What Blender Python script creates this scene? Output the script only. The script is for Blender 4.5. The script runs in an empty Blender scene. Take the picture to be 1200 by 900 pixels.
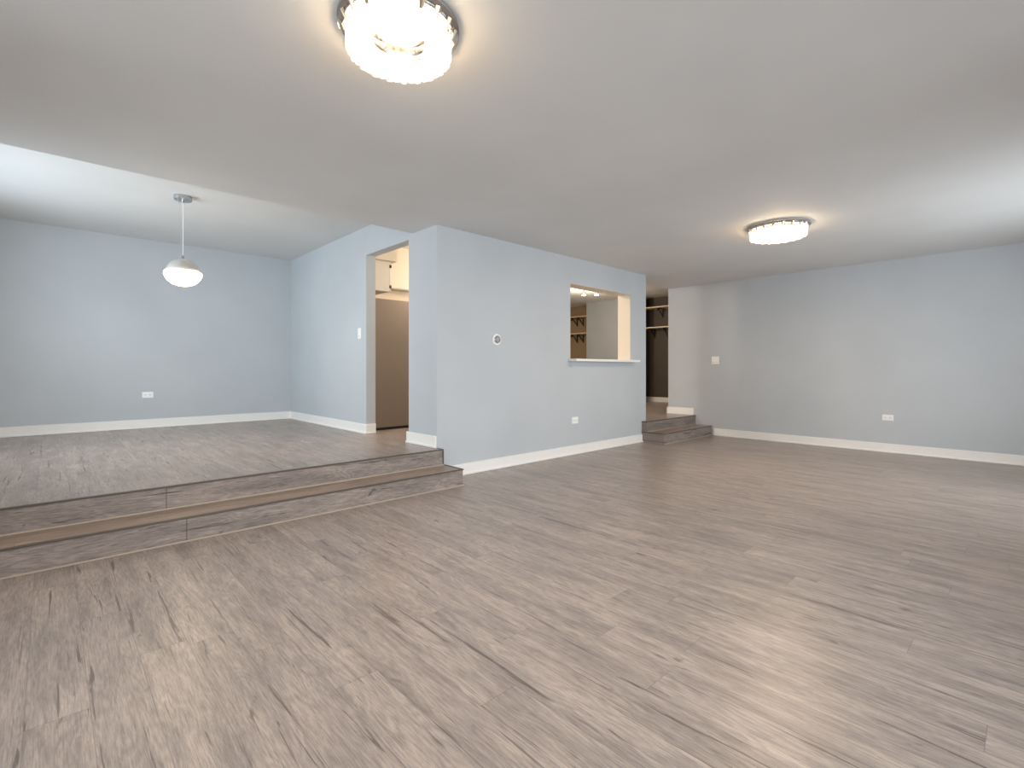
import bpy, bmesh, math, random
from mathutils import Vector, Matrix
random.seed(4)
C = bpy.context.scene.collection
scn = bpy.context.scene

# ------------------------------------------------------------------ camera, world, lights, exposure
CAM_Z = 1.036
YAW = 46.726
cd = bpy.data.cameras.new('camera'); cam = bpy.data.objects.new('camera', cd); C.objects.link(cam)
cam.location = (0, 0, CAM_Z)
cam.rotation_euler = (math.radians(90), 0, -math.radians(90 - YAW))
cd.sensor_width = 36; cd.lens = 36 * 576.056 / 1200
cd.shift_x = 0.0; cd.shift_y = -17 / 1200
cd.clip_start = 0.02
scn.camera = cam

vs = scn.view_settings
scn.display_settings.display_device = 'sRGB'
vs.view_transform = 'Standard'; vs.look = 'None'; vs.gamma = 1; vs.exposure = -0.2
try: vs.use_curve_mapping = False
except Exception: pass

world = bpy.data.worlds.new('daylight'); scn.world = world
world.use_nodes = True
bg = world.node_tree.nodes['Background']
bg.inputs[0].default_value = (0.90, 0.95, 1.0, 1); bg.inputs[1].default_value = 1.2

def area(name, loc, aim, sx, sy, power, col, spread=180):
    ld = bpy.data.lights.new(name, 'AREA'); ld.shape = 'RECTANGLE'; ld.size = sx; ld.size_y = sy
    ld.energy = power; ld.color = col; ld.spread = math.radians(spread)
    o = bpy.data.objects.new(name, ld); C.objects.link(o); o.location = loc
    o.rotation_euler = Vector(aim).to_track_quat('-Z', 'Y').to_euler()
    return o
# daylight coming in through the patio door, rear and dining windows; the side one is added fill
DAY = (0.87, 0.95, 1.0)
area('daylight_patio_door', (5.5, -1.03, 1.15), (0, 1, 0.10), 1.8, 2.0, 40, (0.82, 0.93, 1.0), 135)
area('daylight_rear_window', (1.7, -1.03, 1.45), (0, 1, -0.30), 2.6, 1.5, 37, DAY, 105)
area('daylight_dining_window', (-1.13, 5.6, 1.65), (1, 0, 0.06), 2.0, 1.4, 53, (0.74, 0.90, 1.0), 130)
area('added_side_fill', (-1.13, 1.4, 1.35), (1, 0, -0.10), 2.0, 1.6, 22, DAY, 140)  # added unseen window light, lifts the near floor and left ceiling

def point(name, loc, power, col, rad=0.05):
    ld = bpy.data.lights.new(name, 'POINT'); ld.energy = power; ld.color = col; ld.shadow_soft_size = rad
    o = bpy.data.objects.new(name, ld); C.objects.link(o); o.location = loc
    return o
WARM = (1.0, 0.70, 0.42)

# ------------------------------------------------------------------ materials
def srgb(r, g, b):
    f = lambda c: (c / 255 / 12.92) if c / 255 <= 0.04045 else ((c / 255 + 0.055) / 1.055) ** 2.4
    return (f(r), f(g), f(b), 1)

class NT:
    def __init__(s, name):
        s.m = bpy.data.materials.new(name); s.m.use_nodes = True
        s.t = s.m.node_tree; s.p = s.t.nodes['Principled BSDF']; s.out = s.t.nodes['Material Output']
    def n(s, typ, **kw):
        x = s.t.nodes.new(typ)
        for k, v in kw.items(): setattr(x, k, v)
        return x
    def l(s, a, b): s.t.links.new(a, b)
    def put(s, inp, v):
        if isinstance(v, (int, float)): inp.default_value = v
        elif isinstance(v, tuple): inp.default_value = v
        else: s.l(v, inp)
    def math(s, op, a, b=0.0, c=None):
        x = s.n('ShaderNodeMath', operation=op)
        s.put(x.inputs[0], a); s.put(x.inputs[1], b)
        if c is not None: s.put(x.inputs[2], c)
        return x.outputs[0]
    def comb(s, x, y, z):
        c = s.n('ShaderNodeCombineXYZ')
        s.put(c.inputs[0], x); s.put(c.inputs[1], y); s.put(c.inputs[2], z)
        return c.outputs[0]
    def noise(s, vec, scale, detail=3.0, rough=0.55, dist=0.0):
        x = s.n('ShaderNodeTexNoise'); s.put(x.inputs['Vector'], vec)
        x.inputs['Scale'].default_value = scale; x.inputs['Detail'].default_value = detail
        x.inputs['Roughness'].default_value = rough; x.inputs['Distortion'].default_value = dist
        return x.outputs['Fac']
    def ramp(s, fac, stops):
        r = s.n('ShaderNodeValToRGB'); s.put(r.inputs[0], fac)
        e = r.color_ramp.elements
        while len(e) < len(stops): e.new(0.5)
        for el, (p, c) in zip(e, stops): el.position = p; el.color = c
        return r.outputs[0]
    def mix(s, fac, a, b, mode='MIX'):
        x = s.n('ShaderNodeMix', data_type='RGBA', blend_type=mode)
        s.put(x.inputs[0], fac); s.put(x.inputs[6], a); s.put(x.inputs[7], b)
        return x.outputs[2]
    def bump(s, h, strength, dist=0.01):
        b = s.n('ShaderNodeBump'); b.inputs['Strength'].default_value = strength
        b.inputs['Distance'].default_value = dist; s.put(b.inputs['Height'], h)
        s.l(b.outputs[0], s.p.inputs['Normal'])
    def pos(s): return s.n('ShaderNodeNewGeometry').outputs['Position']

def g1(v): return (v, v, v, 1)

def paint(name, col, rough=0.6, bump=0.12, scale=70):
    k = NT(name); P = k.pos()
    var = k.noise(P, 1.3, 2)
    c = k.ramp(var, [(0.3, tuple(x * 0.97 for x in col[:3]) + (1,)), (0.7, tuple(min(1, x * 1.03) for x in col[:3]) + (1,))])
    k.l(c, k.p.inputs['Base Color']); k.p.inputs['Roughness'].default_value = rough
    k.p.inputs['Specular IOR Level'].default_value = 0.25
    if bump: k.bump(k.noise(P, scale, 3), bump, 0.004)
    return k.m

def plain(name, col, rough=0.45, metal=0.0, spec=0.5):
    k = NT(name); P = k.pos()
    c = k.mix(k.noise(P, 35, 2), tuple(x * 0.96 for x in col[:3]) + (1,), col)
    k.l(c, k.p.inputs['Base Color']); k.p.inputs['Roughness'].default_value = rough
    k.p.inputs['Metallic'].default_value = metal; k.p.inputs['Specular IOR Level'].default_value = spec
    return k.m

def wood(name, along='Y', width=0.146, length=1.22, tint=None, value=0.99, rough=0.34, contrast=1.0, joints=True, zrows=False):
    """grey-brown limed oak planks; 'along' is the plank direction"""
    k = NT(name); P = k.pos()
    sp = k.n('ShaderNodeSeparateXYZ'); k.l(P, sp.inputs[0])
    X, Y, Z = sp.outputs
    if along == 'Y': L, W = Y, X
    else: L, W = X, (Z if zrows else Y)
    wrow = k.math('DIVIDE', k.math('ADD', W, 50 * width - 0.092 if not zrows else 50 * width), width)
    row = k.math('FLOOR', wrow); fw = k.math('FRACT', wrow)
    wn = k.n('ShaderNodeTexWhiteNoise', noise_dimensions='1D'); k.l(row, wn.inputs['W'])
    off = k.math('MULTIPLY', wn.outputs['Value'], length)
    wl = k.math('DIVIDE', k.math('ADD', k.math('ADD', L, off), 50.0), length)
    cell = k.math('FLOOR', wl); fl = k.math('FRACT', wl)
    wn2 = k.n('ShaderNodeTexWhiteNoise', noise_dimensions='2D')
    k.l(k.comb(row, cell, 0.0), wn2.inputs['Vector'])
    pid = wn2.outputs['Value']; pcol = wn2.outputs['Color']
    sc = k.n('ShaderNodeSeparateColor'); k.l(pcol, sc.inputs[0])
    sh = k.math('MULTIPLY', pid, 37.0) if joints else 0.0
    # fibre coordinates: stretched along the plank, shifted per plank
    base = k.comb(k.math('ADD', k.math('MULTIPLY', L, 1.0), sh), k.math('ADD', W, sh), sh)
    def stretch(a, b, c=1.0):
        m = k.n('ShaderNodeVectorMath', operation='MULTIPLY'); k.l(base, m.inputs[0]); m.inputs[1].default_value = (a, b, c)
        return m.outputs[0]
    fine = k.noise(stretch(13, 230), 1.0, 6, 0.82)
    mid = k.noise(stretch(2.2, 17), 1.0, 6, 0.66, 0.5)
    blotch = k.noise(stretch(1.6, 7), 1.0, 3, 0.55, 0.4)
    # cathedral rings
    warp = k.noise(stretch(1.5, 8), 1.0, 2, 0.5)
    ring = k.math('SINE', k.math('ADD', k.math('MULTIPLY', warp, 110.0), k.math('MULTIPLY', fine, 1.5)))
    ring = k.math('MULTIPLY_ADD', ring, 0.5, 0.5)
    # dark elongated cracks and knots
    crk = k.noise(stretch(1.7, 46), 1.0, 4, 0.62, 1.0)
    crack = k.ramp(crk, [(0.615, g1(0)), (0.655, g1(1))])
    knot = k.ramp(k.noise(stretch(7, 16), 1.0, 2, 0.5, 0.8), [(0.70, g1(0)), (0.78, g1(1))])
    v = value
    cA = tuple(c * v for c in srgb(208, 190, 178)[:3]) + (1,)
    cB = tuple(c * v for c in srgb(174, 160, 152)[:3]) + (1,)
    cC = tuple(c * v for c in srgb(128, 118, 112)[:3]) + (1,)
    cD = tuple(c * v for c in srgb(84, 74, 68)[:3]) + (1,)
    col = k.ramp(mid, [(0.22, cC), (0.46, cB), (0.78, cA)])
    col = k.mix(k.math('MULTIPLY', k.ramp(blotch, [(0.44, g1(0)), (0.70, g1(1))]), 0.45 * contrast), col, cC)
    col = k.mix(k.math('MULTIPLY', ring, 0.26 * contrast), col, cC)
    fr = k.ramp(fine, [(0.38, g1(0.55)), (0.56, g1(1.10))])
    col = k.mix(0.75 * contrast, col, fr, 'MULTIPLY')
    plankv = k.ramp(pid, [(0.0, g1(0.95)), (1.0, g1(1.03))])
    col = k.mix(0.8, col, plankv, 'MULTIPLY')
    col = k.mix(k.math('MULTIPLY', crack, 0.72 * contrast), col, cD)
    col = k.mix(k.math('MULTIPLY', knot, 0.55 * contrast), col, cD)
    if tint: col = k.mix(1.0, col, tint, 'MULTIPLY')
    if joints:
        d1 = k.math('MULTIPLY', k.math('MINIMUM', fw, k.math('SUBTRACT', 1.0, fw)), width)
        d2 = k.math('MULTIPLY', k.math('MINIMUM', fl, k.math('SUBTRACT', 1.0, fl)), length)
        d = k.math('MINIMUM', d1, d2)
        j = k.ramp(k.math('DIVIDE', d, 0.004), [(0.15, g1(1)), (0.45, g1(0))])
        col = k.mix(k.math('MULTIPLY', j, 0.38), col, cD)
    k.l(col, k.p.inputs['Base Color'])
    r = k.math('MULTIPLY_ADD', mid, 0.12, rough - 0.06)
    k.l(r, k.p.inputs['Roughness'])
    k.p.inputs['Specular IOR Level'].default_value = 0.5
    h = k.math('ADD', k.math('MULTIPLY', fine, 0.5), k.math('MULTIPLY', crack, -0.6))
    k.bump(h, 0.15, 0.003)
    return k.m

def emit(name, col, strength):
    k = NT(name)
    k.p.inputs['Base Color'].default_value = (0.9, 0.9, 0.88, 1)
    k.p.inputs['Emission Color'].default_value = tuple(col[:3]) + (1,)
    k.p.inputs['Emission Strength'].default_value = strength
    k.p.inputs['Roughness'].default_value = 0.2
    return k.m

M = {}
M['wall'] = paint('pale_blue_grey_paint', srgb(197, 202, 207), 0.6)
M['ceil'] = paint('ceiling_white_paint', srgb(220, 219, 218), 0.7, 0.18, 45)
M['kitchen_wall'] = paint('kitchen_cream_paint', srgb(226, 216, 202), 0.6)
M['partition'] = paint('grey_partition_paint', srgb(176, 181, 188), 0.55)
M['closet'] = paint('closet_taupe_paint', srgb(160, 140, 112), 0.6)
M['closet_shaded'] = paint('closet_shaded_paint', srgb(88, 79, 70), 0.6)  # closet paint darkened, the hall closet's weak light put into the colour
M['trim'] = plain('white_trim_gloss', srgb(252, 249, 246), 0.35)
M['floor'] = wood('limed_oak_planks', 'Y')
M['tread'] = wood('limed_oak_tread', 'X', width=0.30, length=1.8, tint=(1.0, 0.90, 0.80, 1), value=0.95)
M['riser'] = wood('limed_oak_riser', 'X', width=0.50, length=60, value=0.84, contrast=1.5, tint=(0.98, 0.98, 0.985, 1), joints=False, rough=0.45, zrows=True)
M['nosing'] = plain('dark_brown_edge_strip', srgb(92, 80, 72), 0.4)
M['caulk'] = plain('tan_base_strip', srgb(186, 170, 154), 0.5)
M['chrome'] = plain('polished_chrome', srgb(205, 205, 205), 0.16, 1.0)
M['satin'] = plain('satin_nickel', srgb(190, 195, 198), 0.32, 1.0)
M['plastic'] = plain('white_plastic', srgb(254, 254, 253), 0.3)
M['slot'] = plain('grey_plastic_slot', srgb(130, 128, 124), 0.5)
M['dark'] = plain('dark_bronze_metal', srgb(46, 40, 36), 0.4, 0.6)
M['cabinet'] = plain('white_cabinet_lacquer', srgb(222, 216, 206), 0.4)
M['fridge'] = plain('taupe_refrigerator_steel', srgb(140, 126, 114), 0.42, 0.15)
M['black'] = plain('black_rubber', srgb(30, 27, 25), 0.6)
M['shelf'] = plain('pale_shelf_board', srgb(232, 214, 184), 0.45)
M['dome'] = plain('pale_silver_dome', srgb(212, 208, 204), 0.25, 0.55)

# crystal: clear faceted glass lit from within by the lamp's own leds
def crystal(name, strength):
    k = NT(name)
    lw = k.n('ShaderNodeLayerWeight'); lw.inputs[0].default_value = 0.35
    fac = k.noise(k.pos(), 60, 2)
    e = k.ramp(fac, [(0.32, (1.0, 0.62, 0.26, 1)), (0.46, (1.0, 0.83, 0.58, 1)), (0.60, (1.0, 0.93, 0.80, 1))])
    k.p.inputs['Base Color'].default_value = (0.95, 0.93, 0.88, 1)
    k.p.inputs['Roughness'].default_value = 0.06
    k.l(e, k.p.inputs['Emission Color'])
    k.l(k.ramp(fac, [(0.34, g1(0.12)), (0.48, g1(0.7)), (0.62, g1(1.3))]), k.p.inputs['Emission Strength'])
    m = k.n('ShaderNodeMath', operation='MULTIPLY')
    src = k.p.inputs['Emission Strength'].links[0].from_socket
    k.l(src, m.inputs[0]); m.inputs[1].default_value = strength
    k.l(m.outputs[0], k.p.inputs['Emission Strength'])
    tr = k.n('ShaderNodeBsdfTransparent'); mx = k.n('ShaderNodeMixShader'); mx.inputs[0].default_value = 0.40
    k.l(tr.outputs[0], mx.inputs[1]); k.l(k.p.outputs[0], mx.inputs[2]); k.l(mx.outputs[0], k.out.inputs['Surface'])
    return k.m
M['crystal'] = crystal('lit_crystal_glass', 1.5)
M['led'] = emit('lit_led_ring', (1.0, 0.74, 0.45), 75.0)
M['gold'] = plain('champagne_gold_metal', srgb(222, 204, 176), 0.22, 0.8)
M['bowl'] = emit('lit_frosted_glass', (1.0, 0.80, 0.56), 42.0)
M['bulb'] = emit('lit_spot_bulb', (1.0, 0.86, 0.62), 8.0)

# ------------------------------------------------------------------ mesh helpers
def new(): return bmesh.new()
def bx(bm, x0, x1, y0, y1, z0, z1, bevel=0.0, seg=2):
    r = bmesh.ops.create_cube(bm, size=1.0)
    vsx = r['verts']
    for v in vsx:
        v.co = Vector(((x0 + x1) / 2 + v.co.x * (x1 - x0), (y0 + y1) / 2 + v.co.y * (y1 - y0), (z0 + z1) / 2 + v.co.z * (z1 - z0)))
    if bevel:
        es = list({e for v in vsx for e in v.link_edges})
        bmesh.ops.bevel(bm, geom=es, offset=bevel, segments=seg, affect='EDGES', profile=0.5)
    return bm
def lathe(bm, prof, cx=0, cy=0, n=48, cap0=False, cap1=False):
    """surface of revolution about z through (cx, cy); prof = [(r, z)...]"""
    rings = []
    for r, z in prof:
        rings.append([bm.verts.new((cx + r * math.cos(2 * math.pi * i / n), cy + r * math.sin(2 * math.pi * i / n), z)) for i in range(n)])
    for a, b in zip(rings, rings[1:]):
        for i in range(n):
            bm.faces.new((a[i], a[(i + 1) % n], b[(i + 1) % n], b[i]))
    if cap0: bm.faces.new(rings[0])
    if cap1: bm.faces.new(rings[-1])
    return bm
def tube(bm, pts, r, n=10):
    rings = []
    for i, p in enumerate(pts):
        p = Vector(p)
        d = (Vector(pts[min(i + 1, len(pts) - 1)]) - Vector(pts[max(i - 1, 0)])).normalized()
        q = d.to_track_quat('Z', 'Y')
        rings.append([bm.verts.new(p + q @ Vector((r * math.cos(2 * math.pi * k / n), r * math.sin(2 * math.pi * k / n), 0))) for k in range(n)])
    for a, b in zip(rings, rings[1:]):
        for k in range(n): bm.faces.new((a[k], a[(k + 1) % n], b[(k + 1) % n], b[k]))
    bm.faces.new(rings[0]); bm.faces.new(rings[-1])
    return bm
def prism(bm, poly, z0, z1, axis='z'):
    """extrude a 2-d polygon; axis names the extrusion direction"""
    def P(a, b, c): return {'z': (a, b, c), 'x': (c, a, b), 'y': (a, c, b)}[axis]
    lo = [bm.verts.new(P(a, b, z0)) for a, b in poly]; hi = [bm.verts.new(P(a, b, z1)) for a, b in poly]
    n = len(poly)
    bm.faces.new(lo); bm.faces.new(hi)
    for i in range(n): bm.faces.new((lo[i], lo[(i + 1) % n], hi[(i + 1) % n], hi[i]))
    return bm
def obj(name, bm, mat, parent=None, smooth=False, origin=None):
    """link bm (given in world coordinates) as ONE mesh object under parent"""
    bmesh.ops.recalc_face_normals(bm, faces=bm.faces)
    if parent is not None:
        o0 = Vector((0, 0, 0)); p = parent
        while p is not None: o0 += p.location; p = p.parent
    elif origin is not None: o0 = Vector(origin)
    else: o0 = Vector((0, 0, 0))
    bmesh.ops.translate(bm, verts=bm.verts, vec=-o0)
    me = bpy.data.meshes.new(name); bm.to_mesh(me); bm.free()
    if smooth:
        for f in me.polygons: f.use_smooth = True
        try: me.set_sharp_from_angle(angle=math.radians(40))
        except Exception: pass
    me.materials.append(mat)
    o = bpy.data.objects.new(name, me); C.objects.link(o)
    if parent is not None: o.parent = parent
    elif origin is not None: o.location = o0
    return o
def thing(name, label, cat, loc, group=None):
    o = bpy.data.objects.new(name, None); o.empty_display_size = 0.1; C.objects.link(o)
    o.location = loc; o['label'] = label; o['category'] = cat
    if group: o['group'] = group
    return o
def struct(name, bm, mat, label=None, cat=None):
    o = obj(name, bm, mat); o['kind'] = 'structure'
    if label: o['label'] = label
    if cat: o['category'] = cat
    return o

# ------------------------------------------------------------------ the room (metres)
YA, YA2 = 3.846, 4.046          # centre wall with the pass-through, front and back face
XB, XB2 = 2.651, 2.766          # wall with the doorway
YD = 7.678                      # dining end wall
XR, XR2 = 7.621, 7.741          # right wall
XE = 6.278                      # free end of the centre wall
YRE = 4.240                     # free end of the right wall
HC, HU = 2.398, 2.677           # lowered and raised ceilings
YC = 4.267                      # edge of the lowered ceiling
PZ, RZ = 0.296, 0.148           # raised floor, first step
YS1, YS2 = 3.758, 3.490         # upper and lower riser
XL, YR = -1.05, -0.95           # left and rear walls
XK, YK = 10.1, 8.7              # closet wall and kitchen end wall

b = new(); bx(b, XL - .1, XR2, YR - .1, YA2, -0.1, 0.0)
struct('floor', b, M['floor'], 'sunken living room floor of grey brown oak planks', 'floor')
b = new()
bx(b, XL - .1, XB, YS1 + .0145, YD, 0.0, PZ)                       # dining platform
bx(b, XB, XK, YA2, YK, 0.0, PZ)                            # kitchen and hall
bx(b, XE - .09, XR, YS1 + .0145, YA - .0005, 0.0, PZ); bx(b, XE, XR, YA - .0005, YA2, 0.0, PZ)                     # landing
bx(b, XR2, XK, YRE - .12, YA2, 0.0, PZ)
struct('floor_raised', b, M['floor'], 'raised dining and kitchen floor of grey brown oak planks two steps up', 'floor')

b = new(); bx(b, XL - .1, XK + .1, YR - .1, YC, HC, HU + .12)
struct('ceiling', b, M['ceil'], 'lowered white ceiling over the sunken living room', 'ceiling')
b = new(); bx(b, XL - .1, XK + .1, YC, YK + .1, HU, HU + .12)
struct('ceiling_raised', b, M['ceil'], 'higher white ceiling over the dining platform and kitchen', 'ceiling')

# centre wall with the pass-through
PX0, PX1, PZ0, PZ1 = 4.588, 5.882, 1.135, 2.083
b = new()
bx(b, XB, PX0, YA, YA2, 0, HC + .05); bx(b, PX1, XE, YA, YA2, 0, HC + .05)
bx(b, PX0, PX1, YA, YA2, 0, PZ0); bx(b, PX0, PX1, YA, YA2, PZ1, HC + .05)
struct('wall_center', b, M['wall'], 'pale blue grey wall with the square pass-through opening', 'wall')
# white painted lining of the pass-through
b = new(); e = .006
bx(b, PX0, PX0 + e, YA + .003, YA2 + .003, PZ0, PZ1); bx(b, PX1 - e, PX1, YA + .003, YA2 + .003, PZ0, PZ1)
bx(b, PX0 + e, PX1 - e, YA + .003, YA2 + .003, PZ1 - e, PZ1)
struct('trim_1', b, M['kitchen_wall'], 'cream lining of the pass-through opening', 'trim')

# wall with the kitchen doorway
DY0, DY1, DZ = 4.341, 5.257, 2.350
b = new()
bx(b, XB, XB2, YA2, DY0, 0, HU + .05); bx(b, XB, XB2, DY1, YD, 0, HU + .05); bx(b, XB, XB2, DY0, DY1, DZ, HU + .05)
struct('wall_doorway', b, M['wall'], 'pale blue wall with the tall kitchen doorway beside the dining platform', 'wall')
b = new(); bx(b, XL - .1, XB2, YD, YD + .12, 0, HU + .05)
struct('wall_back', b, M['wall'], 'pale blue grey end wall behind the pendant lamp', 'wall')
b = new(); bx(b, XR, XR2, YR, YRE, 0, HU + .05)
struct('wall_right', b, M['wall'], 'long pale grey wall at the right', 'wall')
# rear wall with patio door and window, left wall with dining window and an added side window (all outside the picture)
def wall_with_holes(name, axis, c0, c1, a0, a1, z0, z1, holes, label):
    b = new(); cur = a0
    def put(p0, p1, q0, q1):
        if axis == 'y': bx(b, p0, p1, c0, c1, q0, q1)
        else: bx(b, c0, c1, p0, p1, q0, q1)
    for (h0, h1, k0, k1) in holes:
        put(cur, h0, z0, z1)
        if k0 > z0: put(h0, h1, z0, k0)
        put(h0, h1, k1, z1); cur = h1
    put(cur, a1, z0, z1)
    struct(name, b, M['wall'], label, 'wall')
ADDED_SIDEW = (0.4, 2.4, 0.55, 2.15); PATIO = (4.5, 6.5, 0.05, 2.15); REARW = (0.4, 3.0, 0.70, 2.20); DINW = (4.6, 6.6, 0.95, 2.35)  # the side opening is added to let fill light in
wall_with_holes('wall_rear', 'y', YR - .1, YR, XL - .1, XR2, 0, HC + .05, [REARW, PATIO], 'pale wall with patio door and window behind the viewer')
wall_with_holes('wall_left', 'x', XL - .1, XL, YR, YD, 0, HU + .05, [ADDED_SIDEW, DINW], 'pale wall with the dining window at the left')
def frame(name, axis, c0, c1, r, label):
    a0, a1, z0, z1 = r; t = .05; b = new()
    def put(p0, p1, q0, q1):
        if axis == 'y': bx(b, p0, p1, c0, c1, q0, q1)
        else: bx(b, c0, c1, p0, p1, q0, q1)
    put(a0, a0 + t, z0, z1); put(a1 - t, a1, z0, z1); put(a0 + t, a1 - t, z0, z0 + t); put(a0 + t, a1 - t, z1 - t, z1)
    m = (a0 + a1) / 2; put(m - t / 2, m + t / 2, z0 + t, z1 - t)
    struct(name, b, M['trim'], label, 'window')
frame('window_1', 'y', YR - .09, YR - .03, PATIO, 'white framed sliding patio door in the rear wall')
frame('window_2', 'y', YR - .09, YR - .03, REARW, 'white framed window in the rear wall')
frame('added_window', 'x', XL - .09, XL - .03, ADDED_SIDEW, 'white framed side window added in the left wall for fill light')
frame('window_3', 'x', XL - .09, XL - .03, DINW, 'white framed dining window in the left wall')

# kitchen and hall shell
b = new(); bx(b, XB2, XK + .1, YK, YK + .1, 0, HU + .05); struct('wall_kitchen', b, M['kitchen_wall'], 'cream kitchen end wall', 'wall')
b = new(); bx(b, XK, XK + .1, YRE - .12, 6.6, 0, HU + .05); struct('wall_closet', b, M['closet_shaded'], 'back wall of the hall closet with its dimness painted in', 'wall')
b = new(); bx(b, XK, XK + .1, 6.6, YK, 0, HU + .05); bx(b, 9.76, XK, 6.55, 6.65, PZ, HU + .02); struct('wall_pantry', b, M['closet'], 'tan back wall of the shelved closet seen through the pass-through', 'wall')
b = new(); bx(b, XR2, XK, YRE - .12, YRE, 0, HU + .05); struct('wall_hall', b, M['closet_shaded'], 'side wall of the hall closet with its shade painted in', 'wall')
b = new(); bx(b, 9.66, 9.76, 6.02, 7.58, PZ, HU + .02); struct('wall_partition', b, M['partition'], 'flat grey wall seen through the pass-through', 'wall')

# ------------------------------------------------------------------ baseboards with shoe moulding
def base(name, segs, label):
    """segs: (x0, x1, y0, y1, z, side) thin board boxes; side tells where the room is"""
    b = new(); h, t, s = .112, .014, .026
    for (x0, x1, y0, y1, z, side) in segs:
        if side == '-y': bx(b, x0, x1, y0 - t, y0, z, z + h, .003, 1); bx(b, x0, x1, y0 - s, y0 - t + .001, z, z + .022, .006)
        if side == '+y': bx(b, x0, x1, y0, y0 + t, z, z + h, .003, 1); bx(b, x0, x1, y0 + t - .001, y0 + s, z, z + .022, .006)
        if side == '-x': bx(b, x0 - t, x0, y0, y1, z, z + h, .003, 1); bx(b, x0 - s, x0 - t + .001, y0, y1, z, z + .022, .006)
        if side == '+x': bx(b, x0, x0 + t, y0, y1, z, z + h, .003, 1); bx(b, x0 + t - .001, x0 + s, y0, y1, z, z + .022, .006)
    struct(name, b, M['trim'], label, 'baseboard')
base('baseboard_center', [(XB + .035, XE - .09, YA, YA, 0, '-y')], 'white baseboard under the pass-through wall')
base('baseboard_back', [(XL, XB, YD, YD, PZ, '-y')], 'white baseboard along the dining end wall')
base('baseboard_doorway', [(XB, XB, DY1 - .026, YD, PZ, '-x'), (XB - .002, XB2, DY1, DY1, PZ, '-y')], 'white baseboard between dining corner and kitchen doorway')
base('baseboard_corner', [(XB, XB, YA + .001, DY0 + .026, PZ, '-x'), (XB - .002, XB2, DY0, DY0, PZ, '+y')], 'short white baseboard right of the kitchen doorway')
base('baseboard_right', [(XR, XR, YR, YS2 - .03, 0, '-x')], 'long white baseboard under the right wall')
base('baseboard_landing', [(XR, XR, YS1 + .03, YRE + .02, PZ, '-x')], 'short white baseboard above the hall landing')
base('baseboard_closet', [(XK, XK, YRE, YK, PZ, '-x')], 'white baseboard at the foot of the closet wall')

# ------------------------------------------------------------------ steps
def steps(name, label, x0, x1l, x1u, xj, loc, left_end):
    """two-riser step: lower tread runs x0..x1l, upper nosing x0..x1u; xj = joint between riser boards"""
    t = thing(name, label, 'steps', loc)
    th = .014
    for (ys, z0, z1, x1, j) in ((YS2, 0, RZ, x1l, xj[1]), (YS1, RZ, PZ, x1u, xj[0])):
        r = new()
        if j is None: bx(r, x0, x1, ys, ys + th, z0 + .001, z1 - .004)
        else: bx(r, x0, j - .0015, ys, ys + th, z0 + .001, z1 - .004); bx(r, j + .0015, x1, ys, ys + th, z0 + .001, z1 - .004)
        if z0 == 0:                                        # side cheeks of the lower step
            if not left_end: bx(r, x1 - th, x1, ys + th, YA - .001, z0 + .001, z1 - .006)
            else: bx(r, x0, x0 + th, ys + th, YA - .001, z0 + .001, z1 - .006)
        else:
            if not left_end: bx(r, x1 - th, x1, ys + th, YA - .001, z0 + .001, z1 - .006)
            else: bx(r, x0, x0 + th, ys + th, YA - .001, z0 + .001, z1 - .006)
        obj('riser', r, M['riser'], t)
        n = new()
        bx(n, x0 - (.008 if left_end else 0), x1 + (0 if left_end else .008), ys - .008, ys + .012, z1 - .008, z1 + .003, .003)
        if not left_end:
            bx(n, x1 - .006, x1 + .008, ys + .012, YA - .001, z1 - .008, z1 + .003, .003)
            if z0 > 0: bx(n, x1 + .0, x1 + .008, ys - .008, ys + .004, z0 + .01, z1 - .008)
        else:
            bx(n, x0 - .008, x0 + .006, ys + .012, YA - .001, z1 - .008, z1 + .003, .003)
        obj('nosing', n, M['nosing'], t)
        c = new()
        if not left_end: bx(c, x0, x1 + .010, ys - .010, ys - .0002, z0 + .0005, z0 + .011, .003)
        else: bx(c, x0 - .008, x1, ys - .010, ys - .0002, z0 + .0005, z0 + .011, .003)
        obj('base_strip', c, M['caulk'], t)
    d = new(); bx(d, x0 + (.015 if left_end else 0), x1l - (0 if left_end else .015), YS2 + th, YS1, RZ - .02, RZ)
    if not left_end and x1l > XB: bx(d, XB, x1l - .015, YS1, YA - .001, RZ - .02, RZ)
    if left_end: bx(d, x0 + .015, XE, YS1, YA - .001, RZ - .02, RZ)
    obj('tread', d, M['tread'], t)
    return t
steps('platform_steps', 'wide pair of grey oak steps up to the dining platform', XL, XB + .032, XB + .004, (0.539, 0.602), (1.0, YS2, 0), False)
steps('hall_steps', 'small pair of oak steps up to the hall between two walls', XE - .112, XR, XR, (None, None), (6.9, YS2, 0), True)

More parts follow.
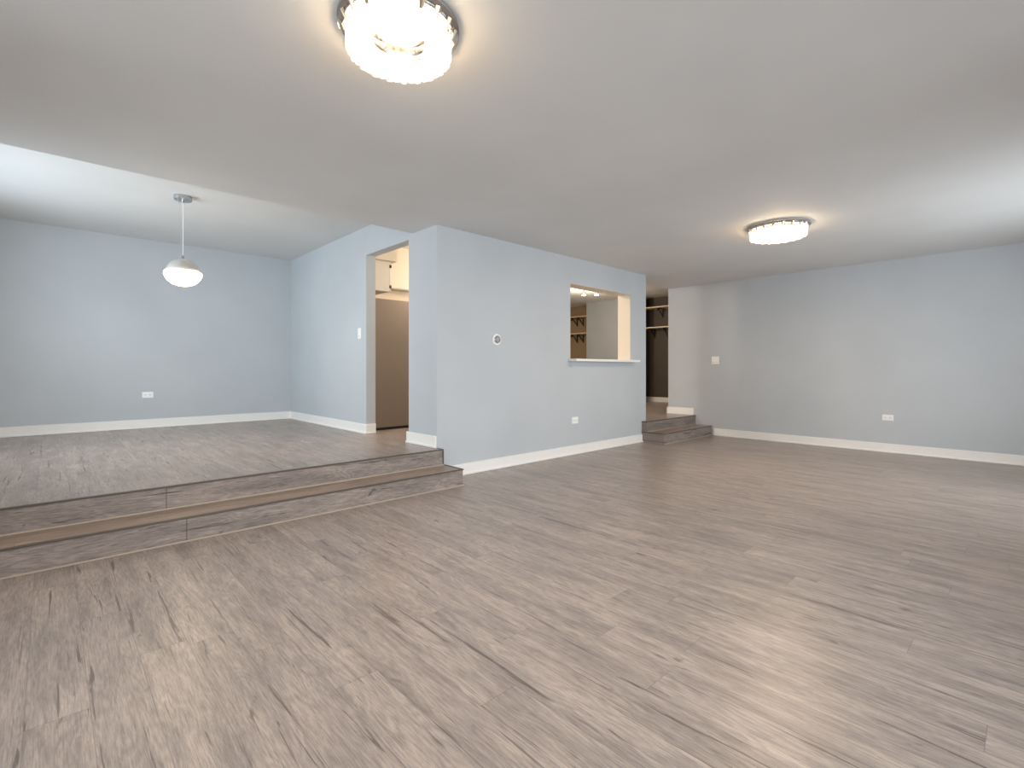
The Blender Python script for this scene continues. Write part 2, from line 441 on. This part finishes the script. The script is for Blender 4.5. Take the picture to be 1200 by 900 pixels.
# ------------------------------------------------------------------ ceiling lights
def crystal_ring(bm, cx, cy, R, z0, z1, n, w, th):
    for i in range(n):
        a = 2 * math.pi * i / n
        poly = [(-w, -th * .3), (-w * .45, th), (w * .45, th), (w, -th * .3), (0, -th)]
        pts = []
        for (p, q) in poly:
            rr = R + q
            pts.append((cx + rr * math.cos(a) - p * math.sin(a), cy + rr * math.sin(a) + p * math.cos(a)))
        prism(bm, pts, z0 + .004 * (i % 2), z1 - .004)
def crystal_light(label, x, y, R, RP, drop, power):
    t = thing('ceiling_light', label, 'ceiling light', (x, y, HC - drop - .012), 'crystal ring ceiling lights')
    zb = HC - drop
    p = new(); lathe(p, [(.001, HC - .001), (RP, HC - .001), (RP, HC - .016), (RP - .012, HC - .024), (.001, HC - .024)], x, y, 64)
    obj('ceiling_plate', p, M['chrome'], t, True)
    f = new()
    for rr, zz in ((R + .010, HC - .030), (R * .62, HC - .040)):
        lathe(f, [(rr - .008, zz - .010), (rr + .006, zz - .010), (rr + .006, zz + .004), (rr - .008, zz + .004), (rr - .008, zz - .010)], x, y, 64)
    for i in range(12):
        a = 2 * math.pi * (i + .3) / 12
        rr = R + .016
        tube(f, [(x + rr * math.cos(a), y + rr * math.sin(a), HC - .022), (x + (R + .004) * math.cos(a), y + (R + .004) * math.sin(a), HC - .052)], .0035, 6)
    for i in range(8):
        a = 2 * math.pi * i / 8
        tube(f, [(x + R * .62 * math.cos(a), y + R * .62 * math.sin(a), HC - .024), (x + R * .62 * math.cos(a), y + R * .62 * math.sin(a), HC - .05)], .004, 6)
    obj('frame', f, M['chrome'], t, True)
    for i in range(20):                                    # slanted faceted drops between plate and ring
        c = new(); a = 2 * math.pi * (i + .5) / 20; w = math.pi / 20 * .40
        P = lambda r, k, z: c.verts.new((x + r * math.cos(a + k * w), y + r * math.sin(a + k * w), z))
        r0, z0, r1, z1 = RP - .012, HC - .0245, R + .004, HC - .058
        p = [P(r0, -1, z0), P(r0 + .006, 0, z0), P(r0, 1, z0), P(r0 - .010, 0, z0)]
        q = [P(r1, -.55, z1), P(r1 + .004, 0, z1), P(r1, .55, z1), P(r1 - .006, 0, z1)]
        c.faces.new(p); c.faces.new(q)
        for k in range(4): c.faces.new((p[k], p[(k + 1) % 4], q[(k + 1) % 4], q[k]))
        obj('crystal_drop', c, M['gold'], t)
    c = new(); crystal_ring(c, x, y, R - .012, zb, HC - .050, 40, math.pi * R / 40 * .94, .013)
    obj('outer_crystal_ring', c, M['crystal'], t)
    c = new(); crystal_ring(c, x, y, R * .68, zb + .004, HC - .054, 26, math.pi * R * .68 / 26 * .94, .012)
    obj('inner_crystal_ring', c, M['crystal'], t)
    c = new()
    lathe(c, [(R * .76, zb + .03), (R * .86, zb + .03), (R * .86, zb + .014), (R * .76, zb + .014), (R * .76, zb + .03)], x, y, 64)
    obj('led_ring', c, M['led'], t)
    point('lamp_light', (x, y, HC - .085), power, WARM, .05)
    ld = bpy.data.lights.new('lamp_downlight', 'AREA'); ld.shape = 'DISK'; ld.size = R * 2; ld.energy = power * 0.35; ld.color = (1, .84, .64)
    o = bpy.data.objects.new('lamp_downlight', ld); C.objects.link(o); o.location = (x, y, zb - .02)
    return t
crystal_light('large round crystal ceiling light nearest the viewer, cut by the top of the view', 1.012, 1.726, .203, .236, .112, 15)
crystal_light('round crystal ceiling light farther off, near the long right wall', 5.04, 1.668, .240, .270, .112, 20)

# pendant over the dining platform
px, py = .924, 5.53
t = thing('pendant_light', 'globe pendant lamp with silver top and lit glass bowl over the dining platform', 'pendant light', (px, py, 1.825))
p = new(); lathe(p, [(.001, HU - .001), (.074, HU - .001), (.074, HU - .034), (.068, HU - .040), (.001, HU - .040)], px, py, 40)
cp = obj('canopy', p, M['satin'], t, True)
p = new(); lathe(p, [(.001, HU - .040), (.010, HU - .040), (.010, HU - .058), (.001, HU - .062)], px, py, 16); obj('strain_relief', p, M['chrome'], cp, True)
p = new(); tube(p, [(px, py, HU - .058), (px, py, 2.10)], .0028, 8); obj('cord', p, M['plastic'], t, True)
p = new(); tube(p, [(px - .045, py - .02, HU - .040), (px - .006, py - .002, 2.105)], .0012, 6); obj('support_wire', p, M['satin'], t, True)
cz, rr = 1.960, .138
prof = [(.001, cz + rr * .90 + .004)] + [(rr * math.sin(math.radians(a)), cz + rr * .90 * math.cos(math.radians(a))) for a in range(6, 91, 6)] + [(rr + .002, cz - .012), (rr - .008, cz - .012)]
p = new(); lathe(p, prof, px, py, 48); dm = obj('dome', p, M['dome'], t, True)
p = new(); lathe(p, [(.001, 2.115), (.010, 2.115), (.012, 2.086), (.020, 2.083), (.001, 2.082)], px, py, 20); obj('cap', p, M['chrome'], dm, True)
prof = [(rr - .006, cz - .004), (.150, cz - .004), (.153, cz - .012)] + [(.153 * math.cos(math.radians(a)), cz - .012 - .122 * math.sin(math.radians(a))) for a in range(8, 90, 8)] + [(.001, cz - .134)]
p = new(); lathe(p, prof, px, py, 48); obj('glass_bowl', p, M['bowl'], t, True)

# ------------------------------------------------------------------ wall plates
def plate(kind, label, cat, face, c, w, h, devices, group=None):
    """face '-y' or '-x': the wall looks that way; c = plate centre on the wall; devices: offsets across the plate"""
    t = thing(kind, label, cat, c, group); d = .007
    def B(bm, u0, u1, z0, z1, d0, d1, bev=0.0):
        if face == '-y': bx(bm, c[0] + u0, c[0] + u1, c[1] - d1, c[1] - d0, c[2] + z0, c[2] + z1, bev)
        else: bx(bm, c[0] - d1, c[0] - d0, c[1] + u0, c[1] + u1, c[2] + z0, c[2] + z1, bev)
    b = new(); B(b, -w / 2, w / 2, -h / 2, h / 2, 0.0005, d, .002); obj('cover_plate', b, M['plastic'], t)
    for (u, z) in devices:
        if cat == 'outlet':
            b = new(); B(b, u - .017, u + .017, z - .017, z + .017, d - .001, d + .003, .0025); s = obj('socket', b, M['plastic'], t)
            b = new(); B(b, u - .008, u - .005, z - .007, z + .007, d + .002, d + .0035); B(b, u + .005, u + .008, z - .007, z + .007, d + .002, d + .0035); obj('slot', b, M['slot'], s)
        else:
            b = new(); B(b, u - .016, u + .016, z - .033, z + .033, d - .001, d + .0035, .002); s = obj('rocker', b, M['plastic'], t)
            b = new(); B(b, u - .014, u + .014, z - .031, z - .027, d + .003, d + .0042); obj('groove', b, M['slot'], s)
    return t
plate('wall_outlet', 'white outlet low on the blue wall below the pass-through', 'outlet', '-y', (4.673, YA, .416), .115, .080, [(-.025, 0), (.025, 0)])
plate('wall_outlet', 'white outlet low on the long grey wall at right', 'outlet', '-x', (XR, 1.251, .435), .115, .072, [(-.025, 0), (.025, 0)])
plate('wall_outlet', 'white outlet low on the dining end wall below the pendant lamp', 'outlet', '-y', (.906, YD, .716), .115, .074, [(-.025, 0), (.025, 0)])
plate('light_switch', 'white double light switch on the right wall near the hall steps', 'switch', '-x', (XR, 3.431, 1.181), .116, .120, [(-.024, 0), (.024, 0)])
plate('light_switch', 'narrow white light switch left of the kitchen doorway', 'switch', '-x', (XB, 5.42, 1.459), .072, .125, [(0, 0)])

# round thermostat on the centre wall
tc = (3.395, YA, 1.348)
t = thing('thermostat', 'round silver and white thermostat on the pale blue centre wall', 'thermostat', tc)
def ydisc(prof, n=40):
    """revolve (r, depth) about the wall normal at the thermostat"""
    bm = new(); lathe(bm, prof, 0, 0, n)
    bmesh.ops.transform(bm, verts=bm.verts, matrix=Matrix.Translation(tc) @ Matrix.Rotation(math.radians(90), 4, 'X'))
    return bm
obj('back_plate', ydisc([(.001, .001), (.060, .001), (.060, .010), (.054, .016), (.040, .016), (.001, .012)]), M['plastic'], t, True)
obj('dial_ring', ydisc([(.038, .009), (.040, .022), (.036, .028), (.032, .028), (.031, .009)]), M['chrome'], t, True)
obj('dial_face', ydisc([(.001, .009), (.032, .009), (.032, .026), (.026, .030), (.001, .032)]), plain('pale_grey_dial', srgb(168, 167, 166), .15), t, True)

# ------------------------------------------------------------------ pass-through ledge
t = thing('pass_through_ledge', 'white ledge board across the bottom of the pass-through', 'ledge', (5.2, YA, 1.135))
b = new(); bx(b, PX0 + .001, PX1 - .001, YA - .001, YA2 + .05, PZ0 + .001, PZ0 + .030); bx(b, PX0 - .03, PX1 + .055, YA - .125, YA - .0015, PZ0 + .001, PZ0 + .030, .004)
obj('board', b, M['trim'], t)
b = new()
tube(b, [(PX0 - .008, YA - .012, PZ0 - .0), (PX0 - .008, YA - .012, PZ0 - .055), (PX0 + .006, YA - .02, PZ0 - .064)], .004, 8)
obj('hook', b, M['satin'], t, True)

# ------------------------------------------------------------------ kitchen
fx0, fx1, fy0, fy1 = XB2 + .03, XB2 + .73, 5.45, 5.925
t = thing('refrigerator', 'tall taupe refrigerator side seen through the kitchen doorway', 'refrigerator', ((fx0 + fx1) / 2, (fy0 + fy1) / 2, PZ))
b = new(); bx(b, fx0, fx1 - .06, fy0, fy1, PZ + .03, 1.90, .006); obj('body', b, M['fridge'], t)
b = new(); bx(b, fx1 - .055, fx1, fy0, fy1, PZ + .60, 1.90, .012); dr = obj('door', b, M['fridge'], t)
b = new(); bx(b, fx1 - .055, fx1, fy0, fy1, PZ + .03, PZ + .59, .012); obj('freezer_drawer', b, M['fridge'], t)
b = new(); bx(b, fx0 + .02, fx1 - .03, fy0 + .012, fy1 - .012, PZ, PZ + .03); obj('toe_grille', b, M['black'], t)
b = new(); tube(b, [(fx1, fy0 + .1, 1.0), (fx1 + .04, fy0 + .1, 1.02), (fx1 + .04, fy0 + .1, 1.68), (fx1, fy0 + .1, 1.70)], .011, 10); obj('handle', b, M['satin'], dr, True)

def cabinet(name, label, x0, x1, y0, y1, z0, z1, hinge=True, nd=1):
    t = thing(name, label, 'cabinet', ((x0 + x1) / 2, (y0 + y1) / 2, z0))
    b = new(); bx(b, x0, x1 - .02, y0, y1, z0, z1, .002, 1); obj('body', b, M['cabinet'], t)
    w = (y1 - y0) / nd
    for i in range(nd):
        b = new(); bx(b, x1 - .019, x1, y0 + i * w + .003, y0 + (i + 1) * w - .003, z0 + .004, z1 - .004, .004); d = obj('door', b, M['cabinet'], t)
        for zz in (z0 + .045, z1 - .075):
            b = new(); bx(b, x1 - .017, x1 + .006, y0 + i * w - .006, y0 + i * w + .010, zz, zz + .036); obj('hinge', b, M['dark'], d)
    return t
cabinet('upper_cabinet', 'white upper cabinet against the wall above the refrigerator', XB2 + .001, 3.075, 5.45, 5.925, 1.995, 2.365, nd=2)
# shorter cabinet beyond: shows a panelled front facing the doorway
t = thing('upper_cabinet', 'shorter white cabinet with thin edge to the right above the refrigerator', 'cabinet', (3.5, 5.98, 2.125))
b = new(); bx(b, 3.085, 4.0, 5.83, 5.928, 2.105, 2.365, .002, 1); obj('body', b, M['cabinet'], t)
b = new(); bx(b, 3.09, 3.995, 5.81, 5.829, 2.112, 2.358, .004); obj('door', b, M['cabinet'], t)
b = new(); bx(b, XB2 + .0, 3.135, 5.40, 5.93, 2.366, HU); bx(b, 3.135, 4.1, 5.84, 5.93, 2.366, HU)
struct('trim_2', b, M['kitchen_wall'], 'cream bulkhead above the kitchen cabinets', 'trim')
b = new(); bx(b, XB2, 4.1, 5.93, 6.01, PZ, HU); struct('wall_fridge', b, M['kitchen_wall'], 'cream wall behind the refrigerator', 'wall')

# closet shelves
def shelf(label, y0, y1, z, depth, brackets, mat):
    t = thing('wall_shelf', label, 'shelf', (XK, (y0 + y1) / 2, z - .03), 'closet shelves')
    b = new(); bx(b, XK - depth, XK - .001, y0, y1, z - .024, z, .003, 1); obj('board', b, mat, t)
    for y in brackets:
        b = new()
        bx(b, XK - depth * .85, XK - .002, y - .014, y + .014, z - .036, z - .025)
        bx(b, XK - .014, XK - .002, y - .014, y + .014, z - .23, z - .036)
        tube(b, [(XK - depth * .75, y, z - .036), (XK - depth * .5, y, z - .075), (XK - .10, y, z - .12), (XK - .012, y, z - .20)], .012, 8)
        bx(b, XK - depth * .82, XK - depth * .76, y - .012, y + .012, z - .10, z - .034)
        obj('bracket', b, M['dark'], t)
    return t
shelf('upper closet shelf seen through the pass-through, left of grey wall', 7.2, 8.38, 2.395, .30, (8.02, 8.22), M['shelf'])
shelf('lower closet shelf seen through the pass-through, left of grey wall', 7.2, 8.38, 1.965, .30, (8.02, 8.22), M['shelf'])
shelf('upper shelf in the dark closet beyond the hall steps', 4.26, 6.54, 2.435, .30, (5.40, 5.75), M['shelf'])
shelf('lower shelf in the dark closet beyond the hall steps', 4.26, 6.54, 1.985, .30, (5.62, 5.95), M['shelf'])

# twin spot fixture on the kitchen ceiling
tx, ty = 7.92, 6.28
t = thing('spot_light', 'twin spot fixture glowing on the kitchen ceiling in the pass-through', 'spot light', (tx, ty, HU - .12))
b = new(); bx(b, tx - .03, tx + .22, ty - .24, ty + .02, HU - .025, HU - .001, .006); obj('ceiling_bar', b, M['satin'], t)
for i, (hx, hy) in enumerate(((tx, ty), (tx + .16, ty - .20))):
    b = new(); lathe(b, [(.001, HU - .025), (.014, HU - .025), (.014, HU - .055), (.045, HU - .060), (.052, HU - .125), (.046, HU - .125), (.040, HU - .066), (.001, HU - .064)], hx, hy, 28); hd = obj('spot_head', b, M['satin'], t, True)
    b = new(); lathe(b, [(.001, HU - .075), (.038, HU - .078), (.046, HU - .118), (.040, HU - .136), (.001, HU - .142)], hx, hy, 28); obj('bulb', b, M['bulb'], hd, True)
point('spot_glow', (tx + .08, ty - .10, HU - .42), 50, (1.0, 0.84, 0.64), .06)
point('kitchen_lamp', (4.6, 5.2, HU - .20), 62, (1.0, 0.78, 0.56), .10)
point('fridge_fill', (4.0, 4.6, HU - .50), 24, (1.0, 0.82, 0.62), .10)  # unseen lamp added to brighten the fridge side and the wall above it
